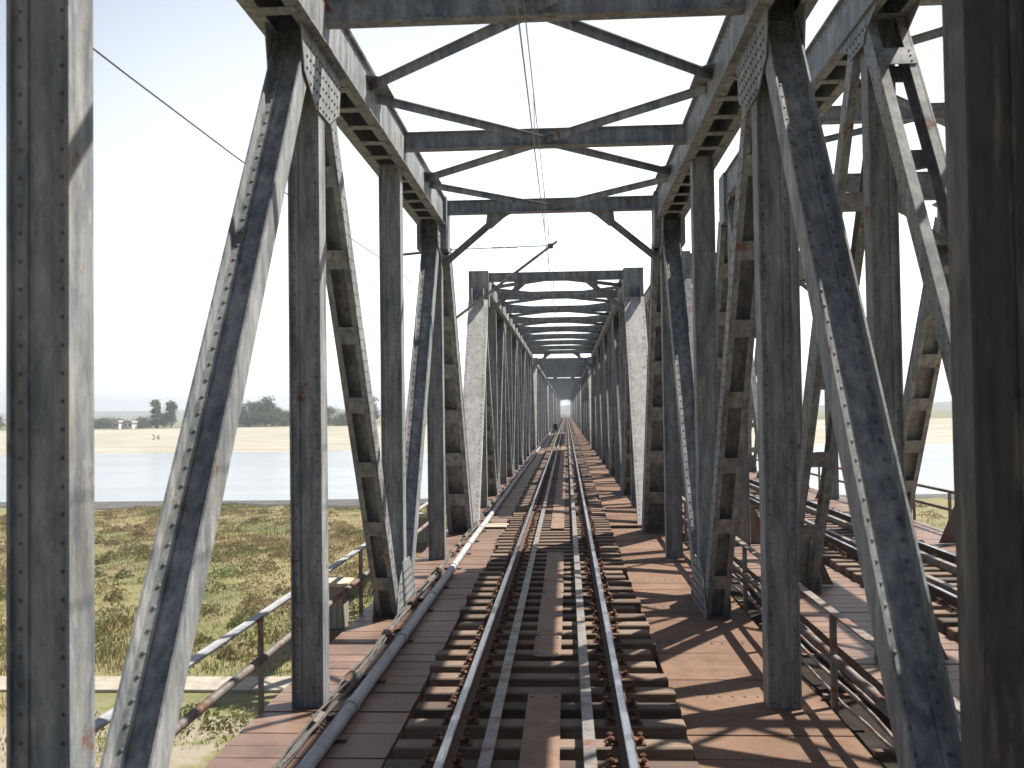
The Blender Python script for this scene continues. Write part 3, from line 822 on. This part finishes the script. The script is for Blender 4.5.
# ------------------------------------------------------------------ trees and houses on the far bank
def leaf_mat(name, a, b):
    m = NT(name); m.color(m.ramp(m.island(), [(0, a), (1, b)])); m.rough(.8); return m.mat
LEAF = [leaf_mat('dark_leaves', (.035, .06, .022), (.075, .105, .04)), leaf_mat('olive_leaves', (.06, .08, .03), (.11, .125, .055))]
m = NT('pale_bark'); n1 = m.noise(m.coords((1, 1, .3)), 3, 4); m.color(m.ramp(n1, [(.35, (.22, .19, .16)), (.65, (.46, .43, .38))])); m.rough(.9); BARK_P = m.mat
m = NT('dark_bark'); n1 = m.noise(m.coords((1, 1, .3)), 3, 4); m.color(m.ramp(n1, [(.35, (.05, .04, .03)), (.65, (.13, .10, .08))])); m.rough(.9); BARK_D = m.mat
TN = [0]
def ray(px, py):     # direction through a pixel, for placing far things
    yaw, pit, rol = .0542, .0272, .014
    dx, dy = (px - 512) / 1000, (py - 384) / 1000
    c_, s_ = math.cos(rol), math.sin(rol)
    u = c_ * dx - s_ * dy; w_ = s_ * dx + c_ * dy
    y2, z2 = 1.0, -w_
    y = math.cos(pit) * y2 - math.sin(pit) * z2; z = math.sin(pit) * y2 + math.cos(pit) * z2
    return Vector((math.cos(yaw) * u - math.sin(yaw) * y, math.sin(yaw) * u + math.cos(yaw) * y, z))
CAM = Vector((.28, 0, 3.018))
def at(px, Y):
    d = ray(px, 415); return .28 + d.x / d.y * Y
def tree(x, y, h, w, shape, kind, lab, pale=False, base=LZ):
    TN[0] += 1; rnd = random.Random(TN[0] * 7 + 1)
    t = thing('tree' if h > 4 else 'bush', lab, 'tree' if h > 4 else 'bush', (x, y, base), 'trees and bushes on the far bank')
    mb = MB(); r0 = max(.06, h * .022)
    pts = [(0, 0, -.1), (rnd.uniform(-.1, .1), 0, h * .3), (rnd.uniform(-.25, .25), rnd.uniform(-.2, .2), h * .85)]
    mb.tube(pts, [r0, r0 * .75, r0 * .2], 7)
    for q in range(5):
        z = h * rnd.uniform(.3, .7); a = rnd.uniform(0, 6.283); l = w * rnd.uniform(.25, .42)
        mb.tube([(0, 0, z), (l * math.cos(a), l * math.sin(a), z + l * .7)], [r0 * .4, r0 * .1], 5)
    obj('trunk', mb.mesh('tree_trunk', BARK_P if pale else BARK_D, True), t)
    mb = MB(); nb = 34 if h > 4 else 22
    for q in range(nb):
        f = rnd.random()
        lo = (.06 if shape == 'cone' else .15) if h > 4 else .1
        zz = lo + (.97 - lo) * f
        if shape == 'cone': rad = (1 - f) ** .8 * .9 + .1
        elif shape == 'round': rad = math.sin(math.pi * (.15 + .8 * f)) ** .7
        else: rad = .55 + .45 * math.sin(math.pi * f)
        a = rnd.uniform(0, 6.283); rr = w / 2 * rad * rnd.uniform(.3, 1) * .85
        cx, cy, cz = rr * math.cos(a), rr * math.sin(a), zz * h
        s_ = w * .2 * rnd.uniform(.6, 1.25)
        for _ in range(60):
            p = Vector((rnd.gauss(0, 1), rnd.gauss(0, 1), rnd.gauss(0, .75))) * s_ * .55 + Vector((cx, cy, cz))
            u = Vector((rnd.gauss(0, 1), rnd.gauss(0, 1), rnd.gauss(0, 1))).normalized(); v_ = u.orthogonal().normalized()
            L = rnd.uniform(.14, .32) * max(1, h / 7); o = len(mb.v)
            mb.v += [tuple(p - u * L), tuple(p + v_ * L * .5), tuple(p + u * L), tuple(p - v_ * L * .5)]
            mb.f.append((o, o + 1, o + 2, o + 3)); mb.m.append(0)
    me = bpy.data.meshes.new('tree_crown'); me.from_pydata(mb.v, [], mb.f); me.materials.append(LEAF[kind]); me.update()
    obj('crown', me, t)
hz = lambda px: 410 + (566 - px) * .014
def tpx(px, wpx, top, Y, shape, kind, lab, pale=False):
    h = (hz(px) - top) / 1000 * Y + 3.018 - LZ
    tree(at(px, Y), Y, h * 1.06, wpx / 1000 * Y * 1.55, shape, kind, lab, pale)
tpx(156, 9, 400.5, 345, 'cone', 0, 'dark pointed tree on the far bank, left of the near left diagonal')
tpx(171, 9, 401.5, 347, 'col', 0, 'dark narrow tree on the far bank, half behind the near left diagonal')
for a in ((239, 13, 407, 348, 'col', 0, 'bushy tree at the left edge of the far grove between diagonal and post', False),
          (249, 14, 403.5, 352, 'round', 1, 'tall loose tree with pale trunk in the far grove', True),
          (257, 13, 404, 346, 'round', 0, 'second pale-trunked tree in the far grove, right of its twin', True),
          (266, 14, 400, 350, 'col', 0, 'tallest tree of the far grove, left of the second left post', False),
          (276, 14, 410, 344, 'round', 0, 'round dark tree at the right edge of the far grove', False),
          (329, 14, 407.5, 346, 'round', 1, 'sparse tree between the second left post and the dark diagonal', False),
          (341, 14, 415, 342, 'round', 0, 'low round tree just right of the sparse one beside the dark diagonal', False),
          (371, 12, 398, 340, 'col', 0, 'dark tree glimpsed between the dark diagonal and the third left post', False),
          (421, 9, 409, 342, 'round', 0, 'small tree glimpsed just left of the fourth left post', False)): tpx(*a)
bl = ['low dark bush on the far bank at the outer left', 'wide dark bush right of the outermost far bush', 'dark bush left of the tiny white far house',
      'low bush right behind the tiny white far house', 'low bush left of the dark pointed far tree', 'bush at the foot of the dark pointed far tree',
      'bush beneath the pale-trunked far trees', 'bush at the right foot of the far grove']
for px, w_, top, l in ((88, 16, 421.5, bl[0]), (99, 16, 421, bl[1]), (109, 14, 421, bl[2]), (124, 14, 422, bl[3]), (137, 13, 422.5, bl[4]), (147, 14, 419.5, bl[5]), (250, 18, 420, bl[6]), (283, 12, 419, bl[7])):
    tpx(px, w_, top, 352 + random.uniform(-4, 10), 'col', 0, l)
tpx(-4, 15, 418, 350, 'round', 0, 'bush on the far bank at the very left edge')
for px, w_, top, Y_, kd, l in ((93, 12, 420, 365, 1, 'olive bush in the far hedge just right of the nearest left post'), (104, 13, 419.5, 366, 0, 'dark bush in the far hedge above the pale bank'),
                       (142, 12, 418.5, 362, 1, 'olive bush in the far hedge beside the pointed tree'), (164, 10, 414, 360, 0, 'bush filling the gap between the pointed and the narrow tree'),
                       (232, 12, 412, 356, 0, 'bush half hidden by the near left diagonal at the far grove'), (243, 12, 410, 362, 1, 'olive tree filling the far grove behind the left pale trunk'),
                       (272, 12, 406, 361, 0, 'dark tree filling the right half of the far grove'), (261, 11, 408, 366, 1, 'olive tree deep in the middle of the far grove'),
                       (285, 12, 413, 352, 0, 'low tree at the far grove beside the second left post'), (323, 10, 414, 350, 0, 'low tree just right of the second left post'),
                       (347, 12, 413, 356, 1, 'olive tree beside the dark left diagonal')): tpx(px, w_, top, Y_, 'round', kd, l)
tpx(265, 22, 414, 358, 'col', 1, 'broad olive bush behind the far grove')
tpx(115, 18, 419, 372, 'col', 1, 'wide olive bush behind the tiny white far house')
tpx(333, 22, 420, 356, 'col', 0, 'wide low bush under the sparse tree beside the dark diagonal')

m = NT('white_house_wall'); m.b.inputs['Base Color'].default_value = (.72, .70, .66, 1); m.rough(.9); WALLW = m.mat
m = NT('grey_house_roof'); m.b.inputs['Base Color'].default_value = (.34, .30, .28, 1); m.rough(.9); ROOFM = m.mat
m = NT('dark_window'); m.b.inputs['Base Color'].default_value = (.03, .035, .04, 1); m.rough(.2); WINM = m.mat
def house(px, Y, w, h, rh, lab):
    t = thing('house', lab, 'house', (at(px, Y), Y, LZ), 'small houses on the far bank')
    mb = MB(); mb.box(-w / 2, w / 2, -2, 2, 0, h); obj('wall', mb.mesh('house_wall', WALLW), t)
    mb = MB(); mb.prism([(-w / 2 - .3, h + .002), (w / 2 + .3, h + .002), (w / 2 - .2, h + rh), (-w / 2 + .2, h + rh)], 'y', -2.3, 2.3); obj('roof', mb.mesh('house_roof', ROOFM), t)
    for x in (-w / 4, w / 4):
        mb = MB(); mb.box(x - .35, x + .35, -2.03, -2.002, .9, 1.9); obj('window', mb.mesh('house_window', WINM), t)
house(118.5, 338, 1.9, 2.3, .7, 'tiny white house among bushes on the far bank')
house(130, 341, 3.2, 2.0, .8, 'low pale house with grey roof on the far bank')

# painted river-kilometre figures on the sandy bank
cu = bpy.data.curves.new('bank_figures', 'FONT'); cu.body = '24'; cu.size = 2.3; cu.extrude = .05; cu.space_character = 1.1
tmp = bpy.data.objects.new('tmp', cu); COL.objects.link(tmp); dg = bpy.context.evaluated_depsgraph_get()
me = bpy.data.meshes.new_from_object(tmp.evaluated_get(dg)); bpy.data.objects.remove(tmp); bpy.data.curves.remove(cu)
m = NT('bank_figure_paint'); m.b.inputs['Base Color'].default_value = (.22, .21, .18, 1); me.materials.clear(); me.materials.append(m.mat)
Yb = 283; xb = at(151.5, Yb)
tag(obj('bank_figures', me, None, (xb, Yb, bankz(xb, Yb) - .1), (R(80), 0, 0)), 'dark figures standing on the pale far bank, below the pointed tree', 'sign')

# ------------------------------------------------------------------ air
HAZE = 0.00055
if HAZE:
    mb = MB(); mb.box(-2900, 2900, -60, 2900, -10, 48)
    h = obj('haze', None); bpy.data.objects.remove(h)
    mh = bpy.data.materials.new('haze_air'); mh.use_nodes = True; nt = mh.node_tree; nt.nodes.clear()
    out = nt.nodes.new('ShaderNodeOutputMaterial'); pv = nt.nodes.new('ShaderNodeVolumePrincipled')
    pv.inputs['Color'].default_value = (.88, .93, 1, 1); pv.inputs['Density'].default_value = HAZE; pv.inputs['Anisotropy'].default_value = 0
    nt.links.new(pv.outputs[0], out.inputs['Volume'])
    tag(obj('haze', mb.mesh('haze', mh)), 'thin pale summer haze over the river', None, None, 'stuff')

# ------------------------------------------------------------------ light
sd = Vector((.575, .31, 1)).normalized()
elev = math.asin(sd.z); rot = math.atan2(sd.x, sd.y); VEIL = 17.5
W = bpy.data.worlds.new('World'); S.world = W; W.use_nodes = True
nt = W.node_tree; bg = nt.nodes['Background']; sky = nt.nodes.new('ShaderNodeTexSky'); sky.sky_type = 'NISHITA'
sky.sun_disc = False; sky.sun_elevation = elev; sky.sun_rotation = rot; sky.dust_density = 2.0; sky.air_density = 1.0; sky.ozone_density = 1.5; sky.altitude = 50
# white haze veil, shaped brightest low and ahead, dim behind to cut fill
def wn(t, **k):
    n = nt.nodes.new(t)
    for a, b in k.items(): setattr(n, a, b)
    return n
tc = wn('ShaderNodeTexCoord')
def dotramp(vec, a, b, lo, hi):
    d = wn('ShaderNodeVectorMath', operation='DOT_PRODUCT'); d.inputs[1].default_value = Vector(vec).normalized()
    nt.links.new(tc.outputs['Generated'], d.inputs[0])
    r_ = wn('ShaderNodeMapRange', interpolation_type='SMOOTHSTEP'); nt.links.new(d.outputs['Value'], r_.inputs[0])
    for q, v_ in zip((1, 2, 3, 4), (a, b, lo, hi)): r_.inputs[q].default_value = v_
    return r_.outputs[0]
side = dotramp((.22, 1, .12), .45, 1.0, 0, 1)
low = dotramp((0, 0, 1), .0, .62, 1, .25)
mu = wn('ShaderNodeMath', operation='MULTIPLY'); nt.links.new(side, mu.inputs[0]); nt.links.new(low, mu.inputs[1])
veil = wn('ShaderNodeMix', data_type='RGBA', blend_type='ADD'); nt.links.new(mu.outputs[0], veil.inputs[0])
nt.links.new(sky.outputs[0], veil.inputs[6]); veil.inputs[7].default_value = (VEIL, VEIL * 1.01, VEIL * 1.03, 1)
nt.links.new(veil.outputs[2], bg.inputs[0]); bg.inputs[1].default_value = .05
sl = bpy.data.lights.new('sun', 'SUN'); sl.energy = 5.0; sl.angle = R(.53); sl.color = (1, .95, .87)
so = bpy.data.objects.new('sun', sl); COL.objects.link(so); so.rotation_euler = sd.to_track_quat('Z', 'Y').to_euler()

# ------------------------------------------------------------------ camera
yaw, pit, rol = .0542, .0272, .014
f = Vector((-math.sin(yaw) * math.cos(pit), math.cos(yaw) * math.cos(pit), math.sin(pit)))
r = Vector((math.cos(yaw), math.sin(yaw), 0)); u = r.cross(f)
r2 = r * math.cos(rol) - u * math.sin(rol); u2 = r * math.sin(rol) + u * math.cos(rol)
cd = bpy.data.cameras.new('camera'); co = bpy.data.objects.new('camera', cd); COL.objects.link(co)
co.matrix_world = Matrix(((r2.x, u2.x, -f.x, CAM.x), (r2.y, u2.y, -f.y, CAM.y), (r2.z, u2.z, -f.z, CAM.z), (0, 0, 0, 1)))
cd.sensor_width = 36; cd.lens = 36 * 1000 / 1024; cd.clip_start = .05; cd.clip_end = 20000
cd.dof.use_dof = True; cd.dof.focus_distance = 40; cd.dof.aperture_fstop = 3.2
S.camera = co
S.view_settings.view_transform = 'Standard'; S.view_settings.look = 'None'; S.view_settings.exposure = .86; S.view_settings.gamma = 1
S.cycles.volume_bounces = 0; S.cycles.max_bounces = 8; S.cycles.diffuse_bounces = 4
S.cycles.use_denoising = True
